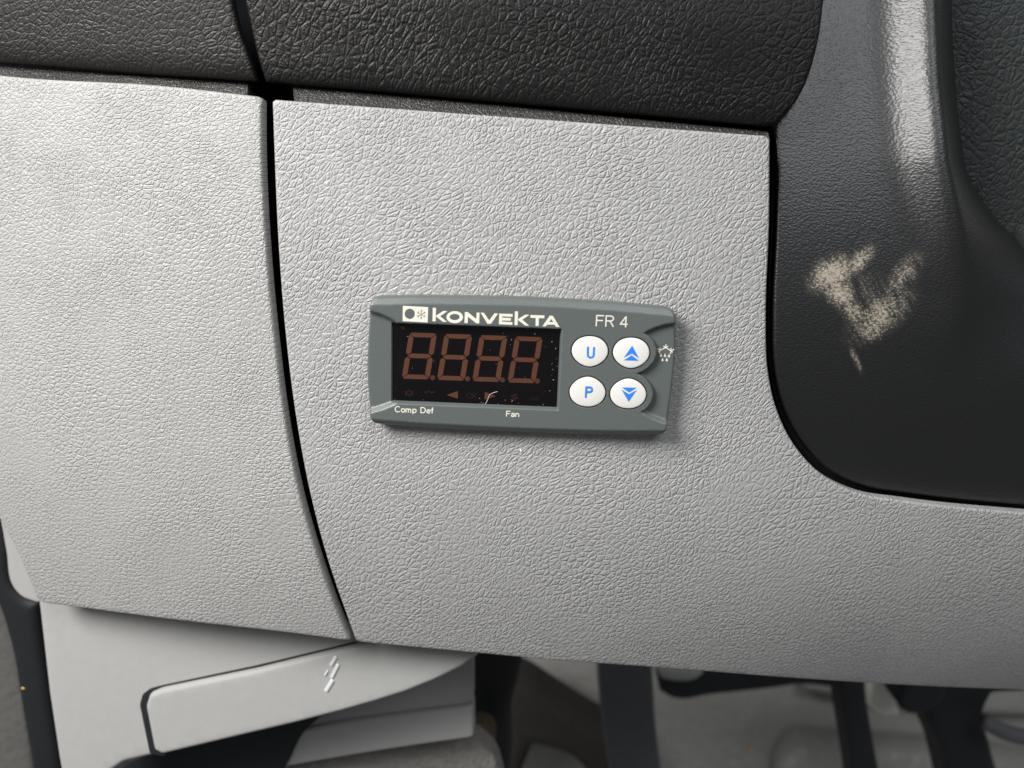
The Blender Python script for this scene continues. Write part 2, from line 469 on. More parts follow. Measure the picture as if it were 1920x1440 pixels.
# ------------------------------------------------------------------ controller
YF = -4.2                               # front face of the controller
def L(px, py, Y=YF): p = at(px, py, Y); return np.array([p.x, p.z])
def LL(pts, Y=YF): return np.array([L(x, y, Y) for x, y in pts])
out_px = [(703, 556.5), (780, 554.5), (878, 555.5), (980, 557.5), (1070, 562), (1160, 568), (1250, 576.5), (1258, 579), (1264, 585), (1267, 595), (1268.3, 610), (1268.3, 645), (1267, 677), (1264, 708),
          (1260.5, 738), (1256.5, 768), (1252, 797), (1249.5, 809), (1245, 815.5), (1238, 818), (1150, 818), (1066, 816), (975, 813), (878, 808.5), (780, 803), (705, 797.3), (698, 793.5), (694.5, 787),
          (692.5, 775), (689.5, 750), (687.2, 725), (686.3, 695), (686.8, 660), (688.5, 625), (691.5, 585), (693, 571), (696, 562)]
out = resample(LL(out_px), .35)
if area2(out) < 0: out = out[::-1]
top_l = LL([(680, 558), (703, 556.5), (780, 554.5), (878, 555.5), (980, 557.5), (1070, 562), (1160, 568), (1250, 576.5), (1280, 580)])
bot_l = LL([(680, 795), (705, 797.3), (780, 803), (878, 808.5), (975, 813), (1066, 816), (1150, 818), (1238, 818), (1280, 817)])
lu = LL([(660, 576), (692, 580), (713, 586), (728.6, 593), (742, 600.5), (752, 606)])        # left scoop, upper lip
ll = LL([(660, 783), (693, 776), (714.7, 770), (730, 764.5), (744, 757.5), (752, 753)])
ru = LL([(1196, 634), (1205, 626), (1215, 619), (1230, 612), (1250, 606.5), (1268, 604), (1300, 601)])
rl = LL([(1185, 762), (1196, 771), (1208, 779), (1222, 787), (1240, 794), (1256, 798), (1300, 806)])
def interp(c, x): return np.interp(x, c[:, 0], c[:, 1])
scr = LL([(730.5, 605), (1051, 617.6), (1049.5, 769.8), (731, 757)])
SX0, SX1 = (scr[0, 0]+scr[3, 0])/2, (scr[1, 0]+scr[2, 0])/2
SZ1, SZ0 = (scr[0, 1]+scr[1, 1])/2, (scr[2, 1]+scr[3, 1])/2
PXMM = 1/7.85
def egg(cx, cy, flip, grow=0.0, n=72, rx=33.8, rz=28.7, Y=YF):
    c = L(cx, cy, Y); rx, rz = rx*PXMM+grow, rz*PXMM+grow; o = []
    for i in range(n):
        a = 2*math.pi*i/n; ca, sa = math.cos(a), math.sin(a)
        e = 2.12 if (sa > 0) != flip else 1.78
        k = (abs(ca)**e+abs(sa)**e)**(-1/e)
        o.append((c[0]+rx*k*ca, c[1]+rz*k*sa))
    return np.array(o)
BT = [(1106, 659.2, False, 'U'), (1183.5, 662, False, 'up'), (1101.7, 734.6, True, 'P'), (1178, 738, True, 'down')]
holes = [egg(a, b, f, .26) for a, b, f, _ in BT]
collars = [egg(a+1.5, b, f, 1.45) for a, b, f, k in BT if k in ('up', 'down')]
SCOOP, SCRD = 1.2, 1.9
def sdf(P, lp): d = dist_poly(P, lp); return np.where(inside(P, [lp]), -d, d)
def face_depth(P):
    """how far the face lies behind its highest level, mm"""
    x, z = P[:, 0], P[:, 1]
    dt = interp(top_l, x)-z; db = z-interp(bot_l, x)
    bev = np.maximum(1.05*np.clip(1-dt/1.95, 0, 1), 1.15*np.clip(1-db/1.5, 0, 1))
    # left scoop
    wl = 1.15
    a = sstep((interp(lu, x)-z)/1.35); b = np.clip((z-interp(ll, x))/1.35, 0, 1)
    ls = np.minimum(a, b)*sstep((SX0+2.2-x)/1.2)*SCOOP
    # right scoop, cut round the two arrow buttons
    a = sstep((interp(ru, x)-z)/.95); b = sstep((z-interp(rl, x))/1.3)
    c = sstep((x-L(1190, 700)[0])/.3)
    e = np.minimum(*[sstep(sdf(P, q)/.42) for q in collars])
    rs = np.minimum(np.minimum(a, b), np.minimum(c, e))*SCOOP
    # display recess
    q = np.minimum(np.minimum(sstep((x-SX0)/.35), sstep((SX1-x)/.42)), np.minimum(sstep((SZ1-z)/.22), sstep((z-SZ0)/.62)))
    sc = q*SCRD
    return np.maximum(np.maximum(bev, sc), np.maximum(ls, rs))
def build_housing(parent):
    g = .33
    lo, hi = out.min(0), out.max(0)
    gx, gz = np.meshgrid(np.arange(lo[0], hi[0], g), np.arange(lo[1], hi[1], g)); gx = gx+(np.arange(gx.shape[0])[:, None] % 2)*g*.5
    G = np.column_stack([gx.ravel(), gz.ravel()]); G = G[inside(G, [out])]
    feats = []; closed = []
    xs = np.arange(lo[0]+.3, hi[0]-.3, .4)
    feats.append(np.column_stack([xs, interp(top_l, xs)-1.95])); feats.append(np.column_stack([xs, interp(bot_l, xs)+1.5]))
    for k in np.linspace(0, 1, 6):
        for c, sg, wd, x0, x1 in ((lu, -1, 1.35, lo[0]+.25, SX0-.05), (ll, 1, 1.35, lo[0]+.25, SX0-.05)):
            xs = np.arange(x0, x1, .3); feats.append(np.column_stack([xs, interp(c, xs)+sg*wd*k]))
    for k in (0, .25, .5, .75, 1):
        closed.append(resample([(SX0+.35*k, SZ0+.62*k), (SX1-.42*k, SZ0+.62*k), (SX1-.42*k, SZ1-.22*k), (SX0+.35*k, SZ1-.22*k)], .3))
    for (a, b, f, kk) in BT:
        if kk in ('up', 'down'):
            for k in (0, .12, .24, .36, .46):
                q = egg(a+1.5, b, f, 1.45+k, 110); q = q[q[:, 0] > L(1192, 700)[0]]
                feats.append(None); feats[-1] = q[np.argsort(np.arctan2(q[:, 1]-L(a, b)[1], q[:, 0]-L(a, b)[0]))]
    # keep feature points apart from the loose grid
    F = np.vstack(feats+closed)
    key = {}
    for p in F: key.setdefault((int(p[0]//.5), int(p[1]//.5)), []).append(p)
    keep = []
    for p in G:
        i, j = int(p[0]//.5), int(p[1]//.5); ok = True
        for ii in (i-1, i, i+1):
            for jj in (j-1, j, j+1):
                for q in key.get((ii, jj), ()):
                    if abs(q[0]-p[0])+abs(q[1]-p[1]) < .2: ok = False
        keep.append(ok)
    G = G[np.array(keep)]
    rings = []
    nx, pv = np.roll(out, -1, 0), np.roll(out, 1, 0); t = nx-pv; t /= np.hypot(t[:, 0], t[:, 1])[:, None]
    n = np.column_stack([-t[:, 1], t[:, 0]])
    RE = .55
    for k in (.1, .3, .6, 1): rings.append(out+n*RE*k)
    F2 = F[inside(F, [out])]; F2 = F2[dist_poly(F2, out) > RE*1.05]
    G = G[dist_poly(G, out) > RE*1.2]
    H = [h[::-1] for h in holes]
    for grow in (.38, .55): rings.append(np.vstack([egg(a, b, f, grow) for a, b, f, _ in BT]))
    G = G[~np.any([inside(G, [egg(a, b, f, .62)]) for a, b, f, _ in BT], axis=0)]
    F2 = F2[~np.any([inside(F2, [egg(a, b, f, .62)]) for a, b, f, _ in BT], axis=0)]
    P, T = triangulate([out]+H, np.vstack([G, F2]+rings))
    dep = face_depth(P)
    d = np.minimum(dist_poly(P, out)/RE, 1); dep = dep+RE*(1-np.sqrt(np.maximum(0, 1-(1-d)**2)))
    dh = np.min([dist_poly(P, h) for h in holes], axis=0); dh = np.minimum(dh/.15, 1)
    dep = dep+.12*(1-np.sqrt(np.maximum(0, 1-(1-dh)**2)))
    Y = YF+dep
    v, f = finish(P, T, Y, 3.2)
    # push the outer skirt back to the panel
    o = mesh_obj('housing', v, f, HOUSE, parent)
    return o
ctrl = empty('temperature_controller', 'small grey-green digital controller with black display and four white buttons', 'controller')
house = build_housing(ctrl)
# rear body that carries the face, down to the panel
cen = out.mean(0); body = cen+(out-cen)*.992
patch('rear_body', [body], flat(YF+3.0), HOUSE, ctrl, 3.0, 0, 6.5)

def print_patch(name, loops_px, mat, parent, depth=0.0, grid=1.0, lift=.02, yf=None, back=.02, Yp=None):
    Yp = YF+depth if Yp is None else Yp
    lps = [resample(LL(l, Yp), .3) for l in loops_px]
    return patch(name, lps, yf or flat(Yp-lift), mat, parent, grid, 0, back, False)
def join(name, objs):
    bm = bmesh.new()
    for o in objs: bm.from_mesh(o.data)
    base = objs[0]; bm.to_mesh(base.data); bm.free(); base.name = name
    for o in objs[1:]:
        me = o.data; bpy.data.objects.remove(o); bpy.data.meshes.remove(me)
    return base
def za(pts, ox, oy, s): return [(ox+x/s, oy+y/s) for x, y in pts]
def ell(cx, cy, rx, ry, n=40, a0=0, a1=2*math.pi): return [(cx+rx*math.cos(a0+(a1-a0)*i/n), cy+ry*math.sin(a0+(a1-a0)*i/n)) for i in range(n)]
def stroke(pts, wd):
    """outline of a thick line, pixels"""
    p = np.array(pts, float); l, r = [], []
    for i in range(len(p)):
        a = p[max(0, i-1)]; b = p[min(len(p)-1, i+1)]; t = b-a; t /= np.hypot(*t); n = np.array([-t[1], t[0]])*wd/2
        l.append(tuple(p[i]+n)); r.append(tuple(p[i]-n))
    return l+r[::-1]
def multi(name, polys, mat, parent, **kw):
    """polys: list of loop lists; one print made of several shapes"""
    l0 = kw.pop('lift', .02); yf = kw.pop('yf', None)
    out_ = []
    for i, lp in enumerate(polys):
        e = .003*(i % 7)
        out_.append(print_patch(name, lp, mat, parent, lift=l0+e, yf=(lambda x, z, e=e: yf(x, z)-e) if yf else None, **kw))
    return join(name, out_)

# brand lettering
A = lambda pts: za(pts, 740, 565, 12.0)
B = lambda pts: za(pts, 890, 575, 11.294)
brand = [[A([(858, 143), (930, 147), (922, 452), (850, 448)])],
         [A([(928, 322), (1095, 215), (1190, 222), (1025, 333), (1178, 465), (1085, 460), (926, 338)])],
         [A(ell(1352, 355, 186, 135)), A(ell(1352, 353, 113, 70))],
         [A([(1570, 487), (1580, 240), (1640, 240), (1838, 395), (1845, 252), (1910, 255), (1903, 497), (1838, 493), (1650, 345), (1642, 490)])],
         [B([(125, 125), (195, 130), (308, 290), (420, 140), (497, 145), (345, 362), (270, 360)])],
         [B([(520, 147), (805, 155), (803, 215), (585, 205), (583, 233), (770, 240), (768, 297), (580, 293), (578, 317), (802, 328), (798, 385), (512, 372)])],
         [B([(852, 97), (922, 100), (908, 390), (843, 387)])],
         [B([(918, 262), (1075, 168), (1160, 172), (1010, 275), (1155, 403), (1070, 398), (914, 282)])],
         [B([(1182, 175), (1478, 185), (1475, 247), (1360, 243), (1355, 408), (1288, 407), (1293, 240), (1180, 235)])],
         [B([(1433, 415), (1590, 190), (1655, 193), (1798, 432), (1725, 428), (1690, 380), (1535, 380), (1505, 418)]), B([(1580, 325), (1622, 262), (1665, 327)])]]
multi('brand_lettering', brand, PRINT, ctrl)
plate = print_patch('logo_plate', [A([(185, 100), (755, 130), (742, 475), (180, 445)]), A(ell(340, 281, 115, 116))], PRINT, ctrl)
flake = []
for k in range(3):
    a = math.pi/2+k*math.pi/3+.02; c, s_ = math.cos(a), math.sin(a)
    flake.append([A(stroke([(598-105*c, 293-105*s_), (598+105*c, 293+105*s_)], 12))])
    for sg in (1, -1):
        for da in (.75, -.75):
            b0 = (598+sg*62*c, 293+sg*62*s_); aa = math.atan2(sg*s_, sg*c)+da
            flake.append([A(stroke([b0, (b0[0]+42*math.cos(aa), b0[1]+42*math.sin(aa))], 10))])
FLK = mat_simple('grey_print', (.24, .24, .21), .5)
multi('snowflake', flake, FLK, plate, lift=.045)

def arc(cx, cy, rx, ry, a0, a1, n=14): return [(cx+rx*math.cos(math.radians(a0+(a1-a0)*i/n)), cy+ry*math.sin(math.radians(a0+(a1-a0)*i/n))) for i in range(n+1)]
# centre lines of the letters, capitals 1 high, y up: (advance width, strokes)
GL = {'C': (.80, [arc(.40, .5, .36, .46, 48, 312)]),
      'o': (.60, [arc(.29, .33, .235, .285, 0, 360, 18)]),
      'm': (.90, [[(.08, 0), (.08, .66)], [(.08, .40)]+arc(.235, .42, .155, .19, 170, 0, 8)+[(.39, 0)], [(.39, .40)]+arc(.55, .42, .155, .19, 170, 0, 8)+[(.705, 0)]]),
      'p': (.62, [[(.08, -.22), (.08, .66)], arc(.30, .33, .22, .285, 180, -180, 18)]),
      'D': (.78, [[(.09, 0), (.09, 1)], [(.09, .95), (.32, .95)]+arc(.32, .5, .34, .45, 90, -90)+[(.09, .05)]]),
      'e': (.60, [[(.07, .35), (.52, .35)]+arc(.295, .33, .235, .285, 5, 318, 18)]),
      'f': (.34, [arc(.28, .80, .13, .16, 90, 180, 6)+[(.15, 0)], [(.0, .62), (.32, .62)]]),
      'F': (.66, [[(.09, 0), (.09, 1)], [(.09, .95), (.60, .95)], [(.09, .52), (.54, .52)]]),
      'a': (.58, [arc(.27, .48, .20, .145, 160, 0, 8)+[(.47, .10), (.52, .04)], arc(.27, .18, .20, .15, 20, 340, 14)+[(.47, .20)]]),
      'n': (.58, [[(.08, 0), (.08, .66)], [(.08, .38)]+arc(.28, .40, .20, .21, 170, 0, 8)+[(.48, 0)]]),
      'R': (.74, [[(.09, 0), (.09, 1)], [(.09, .95), (.38, .95)]+arc(.38, .73, .22, .22, 90, -90, 8)+[(.09, .51)], [(.36, .51), (.63, 0)]]),
      '4': (.60, [[(.42, 0), (.42, .98)], [(.42, .95), (.05, .28)], [(.02, .27), (.56, .27)]]),
      'O': (.84, [arc(.42, .5, .36, .46, 0, 360, 20)]), 'K': (.70, [[(.09, 0), (.09, 1)], [(.09, .35), (.60, 1)], [(.25, .55), (.64, 0)]]),
      'A': (.74, [[(.04, 0), (.36, 1), (.68, 0)], [(.15, .33), (.57, .33)]]), 'U': (.74, [[(.09, 1), (.09, .34)]+arc(.36, .34, .27, .30, 180, 360, 8)+[(.63, 1)]]),
      'X': (.68, [[(.04, 0), (.62, 1)], [(.04, 1), (.62, 0)]]), ' ': (.30, [])}
def text(name, s, mat, parent, left, right, base_l, base_r, top_l_, depth=0.0, lift=.02, wt=.13):
    """lettering set between two baseline points (pixels) with capitals reaching top_l_"""
    Yp = YF+depth
    p0, p1 = L(left, base_l, Yp), L(right, base_r, Yp); h = L(left, top_l_, Yp)[1]-p0[1]
    tot = sum(GL[c][0] for c in s)-.06; kx = (p1[0]-p0[0])/tot
    objs = []; ox = 0.0; i = 0
    for ch in s:
        for st in GL[ch][1]:
            pts = np.array(st, float); pts[:, 0] = (pts[:, 0]+ox)*kx; pts[:, 1] *= h
            pts = pts+p0; pts[:, 1] += (pts[:, 0]-p0[0])*(p1[1]-p0[1])/(p1[0]-p0[0])
            lp = np.array(stroke(pts, wt*h))
            lp = lp if np.hypot(*(pts[0]-pts[-1])) > .01 else lp
            objs.append(mesh_strip(name, pts, wt*h, Yp-lift-.003*(i % 5), mat, parent)); i += 1
        ox += GL[ch][0]
    return join(name, objs)
def mesh_strip(name, pts, wd, Y, mat, parent):
    """flat ribbon along a line, mm"""
    n = len(pts); v = []; f = []
    for i in range(n):
        a = pts[max(0, i-1)]; b = pts[min(n-1, i+1)]
        if i in (0, n-1) and np.hypot(*(pts[0]-pts[-1])) < .01: a, b = pts[n-2], pts[1]
        t = b-a; t = t/np.hypot(*t); q = np.array([-t[1], t[0]])*wd/2
        v += [(pts[i][0]+q[0], Y, pts[i][1]+q[1]), (pts[i][0]-q[0], Y, pts[i][1]-q[1])]
    for i in range(n-1): f.append((2*i, 2*i+1, 2*i+3, 2*i+2))
    return mesh_obj(name, v, f, mat, parent, False)
text('model_lettering', 'FR 4', PRINT, ctrl, 1115.4, 1176, 611.6, 613.9, 590.3, wt=.115)
text('comp_lettering', 'Comp', PRINT, ctrl, 740.4, 780.8, 772.6, 774.2, 761.3, wt=.165)
text('def_lettering', 'Def', PRINT, ctrl, 787.9, 812.2, 774.3, 775.2, 763.3, wt=.165)
text('fan_lettering', 'Fan', PRINT, ctrl, 948.3, 973.1, 780.9, 781.8, 770.2, wt=.165)

# defrost symbol in the right scoop
Hh = lambda pts: za(pts, 1220, 630, 20.57)
sym = []
for a, b in (((580, 445), (590, 320)), ((580, 445), (490, 395)), ((580, 445), (670, 400)), ((580, 445), (355, 560)), ((580, 445), (790, 575)),
             ((355, 560), (368, 455)), ((355, 560), (345, 685)), ((355, 560), (250, 485)), ((355, 560), (280, 605)),
             ((785, 575), (785, 460)), ((785, 575), (765, 695)), ((785, 575), (905, 510)), ((785, 575), (850, 630))):
    sym.append([Hh(stroke([a, b], 38))])
for x, y in ((397, 748), (550, 752), (703, 766), (455, 916), (618, 916)):
    sym.append([Hh([(x+6, y-85), (x+28, y-20), (x+46, y+18), (x+34, y+48), (x, y+60), (x-34, y+48), (x-46, y+18), (x-24, y-20)])])
multi('defrost_symbol', sym, PRINT, ctrl, depth=SCOOP)

# display
YD = YF+SCRD-.25
dsp = LL([(736.3, 604), (1048, 616), (1046.4, 765.2), (736.3, 753.6)], YD)
dx0, dx1 = (dsp[0, 0]+dsp[3, 0])/2, (dsp[1, 0]+dsp[2, 0])/2; dz1, dz0 = (dsp[0, 1]+dsp[1, 1])/2, (dsp[2, 1]+dsp[3, 1])/2
disp = patch('display', [resample([(dx0+.25, dz0), (dx1-.25, dz0), (dx1-.07, dz0+.07), (dx1, dz0+.25), (dx1, dz1), (dx0, dz1), (dx0, dz0+.25), (dx0+.07, dz0+.07)], 1.0)], flat(YD), GLASS, ctrl, 4.0, .12, .6)
Z = lambda pts: za(pts, 670, 540, 4.8)
d0 = YD-YF
# digit template, in pixels of the display zoom: slanted box
def seg_px(ox, oy):
    # corners of one digit (outer): top-left, top-right, bottom-left
    TL, TR, BL = np.array([468., 400.]), np.array([718., 408.]), np.array([398., 815.])
    ex, ey = (TR-TL), (BL-TL)
    W, Hg = np.hypot(*ex), np.hypot(*ey); tx, tz = 46/W, 40/Hg; m_ = .5; g = .012
    def q(u, v): p = TL+ex*u+ey*v+np.array([ox, oy]); return (p[0], p[1])
    b = tx*.55; c = tz*.5
    S = []
    hx = lambda v0, v1, u0, u1: None
    S.append([q(b+g, 0), q(1-b-g, 0), q(1-.35*b, .0+.018), q(1-tx-g, tz), q(tx+g, tz), q(.35*b, .018)])              # top
    S.append([q(b+g, 1), q(1-b-g, 1), q(1-.35*b, 1-.018), q(1-tx-g, 1-tz), q(tx+g, 1-tz), q(.35*b, 1-.018)][::-1])   # bottom
    S.append([q(tx+.01, m_-c), q(1-tx-.01, m_-c), q(1-.42*tx, m_), q(1-tx-.01, m_+c), q(tx+.01, m_+c), q(.42*tx, m_)])
    for sgn in (0, 1):
        X = (lambda u: u) if sgn == 0 else (lambda u: 1-u)
        S.append([q(X(0), .075), q(X(.28*tx), .035), q(X(tx), tz+.02), q(X(tx), m_-c-.022), q(X(.45*tx), m_-.022), q(X(0), m_-.065)])
        S.append([q(X(0), 1-.075), q(X(.28*tx), 1-.035), q(X(tx), 1-tz-.02), q(X(tx), m_+c+.022), q(X(.45*tx), m_+.022), q(X(0), m_+.065)])
    return S
for k in range(4):
    for s_ in seg_px(k*317.5, k*11.5):
        print_patch('segment', [Z(s_)], SEG, disp, depth=d0, grid=3, lift=.03, back=.03)
    print_patch('decimal_point', [Z(ell(678+k*314, 807+k*10, 23, 23, 16))], mat_simple('decimal', (.065, .026, .016), .4) if k == 0 else bpy.data.materials['decimal'], disp, depth=d0, grid=3, lift=.03, back=.03)
print_patch('left_arrow', [Z([(805, 963), (905, 927), (905, 995)])], SEG, disp, depth=d0, grid=3, lift=.03, back=.03)
print_patch('right_arrow', [Z([(1147, 935), (1246, 973), (1145, 1003)])], SEG, disp, depth=d0, grid=3, lift=.03, back=.03)
print_patch('indicator_dot', [Z(ell(412, 354, 22, 22, 16))], SEGDIM, disp, depth=d0, grid=3, lift=.03, back=.03)
text('ok_lettering', 'OK', SEGDIM, disp, 874.2, 894.2, 746.4, 747.0, 736.6, depth=d0, lift=.03)
text('aux_lettering', 'AUX', mat_simple('faint_brown', (.014, .007, .007), .4), disp, 992, 1010.6, 749.4, 750, 742.6, depth=d0, lift=.03)
fan = []
for k in range(4):
    a = k*math.pi/2+.5; cx, cy = 1415+20*math.cos(a), 980+20*math.sin(a)
    fan.append([Z(ell(cx, cy, 15, 11, 12))])
multi('fan_symbol', fan, SEGDIM, disp, depth=d0, lift=.03, back=.03)
def star(cx, cy, r0, half=False):
    P_ = [[Z(ell(cx, cy, r0*.82, r0*.52, 20)), Z(ell(cx, cy, r0*.55, r0*.30, 20))]] if not half else [[Z(stroke([(cx-r0*.8, cy), (cx-r0*.5, cy-10), (cx, cy-18), (cx+r0*.5, cy-10), (cx+r0*.8, cy)], 9))]]
    for k in range(6):
        a = math.pi/6+k*math.pi/3
        if half and math.sin(a) > .2: continue
        P_.append([Z(stroke([(cx+r0*.75*math.cos(a), cy+r0*.48*math.sin(a)), (cx+r0*1.08*math.cos(a), cy+r0*.78*math.sin(a))], 11))])
    return P_
for nm, x, y, hf in (('compressor_symbol', 468, 945, False), ('defrost_indicator', 642, 948, True)):
    objs = star(x, y, 40, hf)
    multi(nm, objs, SEGDIM if not hf else bpy.data.materials['faint_brown'], disp, depth=d0, lift=.03, back=.03)

# buttons
def dome_y(cx, cy):
    c = L(cx, cy)
    return lambda x, z: YF-.50+.22*(((x-c[0])/4.3)**2+((z-c[1])/3.7)**2)**1.5
Q = lambda pts: za(pts, 1060, 620, 9.0)
blab = {'U': ('u_symbol', [[Q(stroke([(384, 272), (380, 340), (379, 405)]+[(429-50*math.cos(t), 408+46*math.sin(t)) for t in np.linspace(.15, math.pi-.15, 12)]+[(479, 405), (482, 340), (486, 278)], 36))]]),
        'P': ('p_symbol', [[Q([(338, 940), (410, 938), (440, 944), (462, 965), (471, 995), (464, 1028), (445, 1048), (415, 1056), (368, 1057), (361, 1135), (327, 1132)]),
                            Q(ell(402, 997, 34, 22, 20))]]),
        'up': ('up_arrow', [[Q([(1128, 252), (1245, 468), (1122, 387), (985, 458)])], [Q([(1120, 413), (1243, 509), (983, 501)])]]),
        'down': ('down_arrow', [[Q([(952, 957), (1208, 962), (1078, 1045)])], [Q([(945, 990), (1073, 1070), (1208, 1000), (1070, 1203)])]])}
for cx, cy, fl, kk in BT:
    yf = dome_y(cx, cy)
    b = patch('button', [egg(cx, cy, fl, 0, 72)], yf, BUTTON, ctrl, .5, .22, 2.2)
    nm, polys = blab[kk]
    b['label'] = {'U': 'upper left white button marked U', 'P': 'lower left white button marked P', 'up': 'upper right white button with up arrow', 'down': 'lower right white button with down arrow'}[kk]
    multi(nm, polys, BLUE, b, yf=(lambda f: (lambda x, z: f(x, z)-.025))(yf), Yp=YF-.5, grid=.4)
# dark floor of the button wells
for a, b_, f, kk in BT:
    patch('button_well', [egg(a, b_, f, .5)], flat(YF+2.0), mat_simple('well', (.02, .015, .012), .8) if 'well' not in bpy.data.materials else bpy.data.materials['well'], ctrl, 2.0, 0, .5)

# lint on the display, and dust
def tube(name, pts, rad, mat, parent=None, n=6):
    pts = [Vector(p) for p in pts]; v, f = [], []
    for i, p in enumerate(pts):
        t = (pts[min(i+1, len(pts)-1)]-pts[max(i-1, 0)]).normalized()
        s1 = t.cross(Vector((0, 1, 0.01))).normalized(); s2 = t.cross(s1)
        r = rad[i] if hasattr(rad, '__len__') else rad
        for k in range(n):
            a = 2*math.pi*k/n; v.append(tuple(p+s1*math.cos(a)*r+s2*math.sin(a)*r))
    for i in range(len(pts)-1):
        for k in range(n): f.append((i*n+k, i*n+(k+1) % n, (i+1)*n+(k+1) % n, (i+1)*n+k))
    f.append(tuple(range(n))[::-1]); f.append(tuple((len(pts)-1)*n+k for k in range(n)))
    return mesh_obj(name, v, f, mat, parent)
lint_px = chaikin(Z([(1152, 1045), (1172, 1010), (1182, 980), (1192, 960), (1215, 945), (1262, 932)]), 2, False)
tag(tube('lint_fibre', [tuple(at(x, y, YD-.12)) for x, y in lint_px], .055, FIBRE), 'thin white lint fibre lying across the right display arrow', 'lint')
verts, faces = [], []
rng = random.Random(3)
def speck(p, r, el=1.0, a=0.0):
    s = len(verts); n = 5
    for k in range(n):
        t = 2*math.pi*k/n; rr = r*rng.uniform(.6, 1.2)
        dx, dz = rr*el*math.cos(t), rr*math.sin(t)
        verts.append((p[0]+dx*math.cos(a)-dz*math.sin(a), p[1], p[2]+dx*math.sin(a)+dz*math.cos(a)))
    verts.append((p[0], p[1]-r*.5, p[2]))
    for k in range(n): faces.append((s+k, s+(k+1) % n, s+n))
for k in range(34):
    x = rng.uniform(735, 1046); y = 608+(x-735)*.035+rng.uniform(0, 145)
    speck(tuple(at(x, y, YD-.04)), rng.uniform(.02, .05), rng.uniform(1, 2), rng.uniform(0, 3))
for k in range(9):
    y = rng.uniform(0, 1)**.6*140; speck(tuple(at(1046-rng.random()**2*14-y*.02, 622+y, YD-.04)), rng.uniform(.03, .075), rng.uniform(1, 3), rng.uniform(0, 3))
for k in range(14):
    x = rng.uniform(740, 1040); speck(tuple(at(x, 752+(x-740)*.036-rng.random()**2*6, YD-.04)), rng.uniform(.03, .06), rng.uniform(1, 2.5), rng.uniform(-.4, .4))
for x, y, el, a in ((988, 617, 4, 1.1), (1003, 626, 3.5, 1.8), (959, 637, 2.5, .9), (1035, 641, 2.5, .5), (960, 752, 4, .5), (899, 747, 3, 1.9), (764, 631, 3.5, 0)):
    speck(tuple(at(x, y, YD-.05)), .06, el, a)
dust = mesh_obj('dust', verts, faces, FIBRE, None, False); dust['kind'] = 'stuff'; dust['label'] = 'white dust flecks on the black display glass'; dust['category'] = 'dust'
c0 = at(977, 846, -.15)
verts, faces = [], []; speck((c0.x, c0.y, c0.z), .55, 1.6, 1.9)
tag(mesh_obj('crumb', verts, faces, FIBRE, None, False), 'tiny white crumb on the grey panel just below the controller', 'crumb')

# ------------------------------------------------------------------ lower trim, release lever, door seal
def trim_y(x, z): return 24+.16*(z+70)-.02*(x+60)
trim = panel2('lower_trim', [(66, 1095), (350, 1120), (700, 1160), (930, 1185), (890, 1236), (640, 1330), (300, 1414), (232, 1430), (200, 1452), (185, 1500), (122, 1500), (108, 1420), (90, 1300), (74, 1160)], trim_y, SMOOTH,
       'smooth light grey lower trim under the left grey panel', 'lower trim', 1.5, 14, 2.5, ch=2)
panel('groove_shade', [(262, 1322), (267, 1302), (282, 1291), (300, 1286), (480, 1248), (668, 1203), (690, 1215), (480, 1280), (330, 1310), (310, 1330), (310, 1418), (281, 1414)], lambda x, z: trim_y(x, z)-.25, BLACKP, trim, .1, 1, 1.5, 2)  # black plate on the trim, standing for the shaded groove round the lever
def lever_y(x, z): return trim_y(x, z)-2.2
lever = panel2('release_lever', [(272, 1326), (279, 1304), (300, 1295), (480, 1258), (662, 1213), (720, 1196), (930, 1200), (900, 1226), (865, 1252), (815, 1277), (760, 1299), (700, 1318), (640, 1335), (550, 1358), (460, 1379), (304, 1416), (288, 1408)], lever_y, SMOOTH,
       'long light grey release lever with an embossed mark whitened for its glint, under the side panel', 'lever', 1.3, 5, 2.0, ch=2)
WM = mat_simple('emboss_glint', (.66, .66, .66), .25)  # white in the colour stands for reflections off the embossed icon
K = lambda pts: za(pts, 560, 1160, 4.8)
for pts, wd in (([(335, 345), (285, 430)], 30), ([(355, 415), (292, 540)], 30), ([(305, 555), (240, 660)], 36), ([(262, 470), (232, 520)], 16)):
    lp = np.array([on(x, y, lambda a, b: lever_y(a, b)-.4) for x, y in K(stroke(pts, wd))])
    patch('emboss_mark', [resample(lp, .5)], lambda x, z: lever_y(x, z)-.45, WM, lever, 1.0, .3, .6)
flange = panel2('flange', [(-40, 900), (-5, 960), (10, 1030), (25, 1103), (40, 1119), (70, 1131), (80, 1128), (70, 1095), (38, 1010), (15, 965), (-20, 900)], lambda x, z: 24-.5*(x+142), SMOOTH,
       'bright white-lit flange peeking out left of the side panel', 'flange', .8, 5, 1.5, parent=trim)
def sill(y0): return lambda x, z: y0+.10*(z+80)-.05*(x+30)
st = empty('sill_trim', 'stepped grey trim below the release lever, half in shadow', 'trim')
panel('upper_step', [(430, 1405), (640, 1320), (760, 1280), (886, 1190), (887, 1320), (760, 1336), (600, 1360)], sill(52), SMOOTH, st, 1.0, 6, 3.0, 1)
panel('lower_step', [(360, 1480), (420, 1412), (600, 1364), (760, 1341), (887, 1325), (888, 1384), (760, 1402), (600, 1428), (480, 1450)], sill(50), SMOOTH, st, 1.2, 6, 3.0, 1)
seal_y = lambda x, z: 30+.10*(x+110)**2*.15
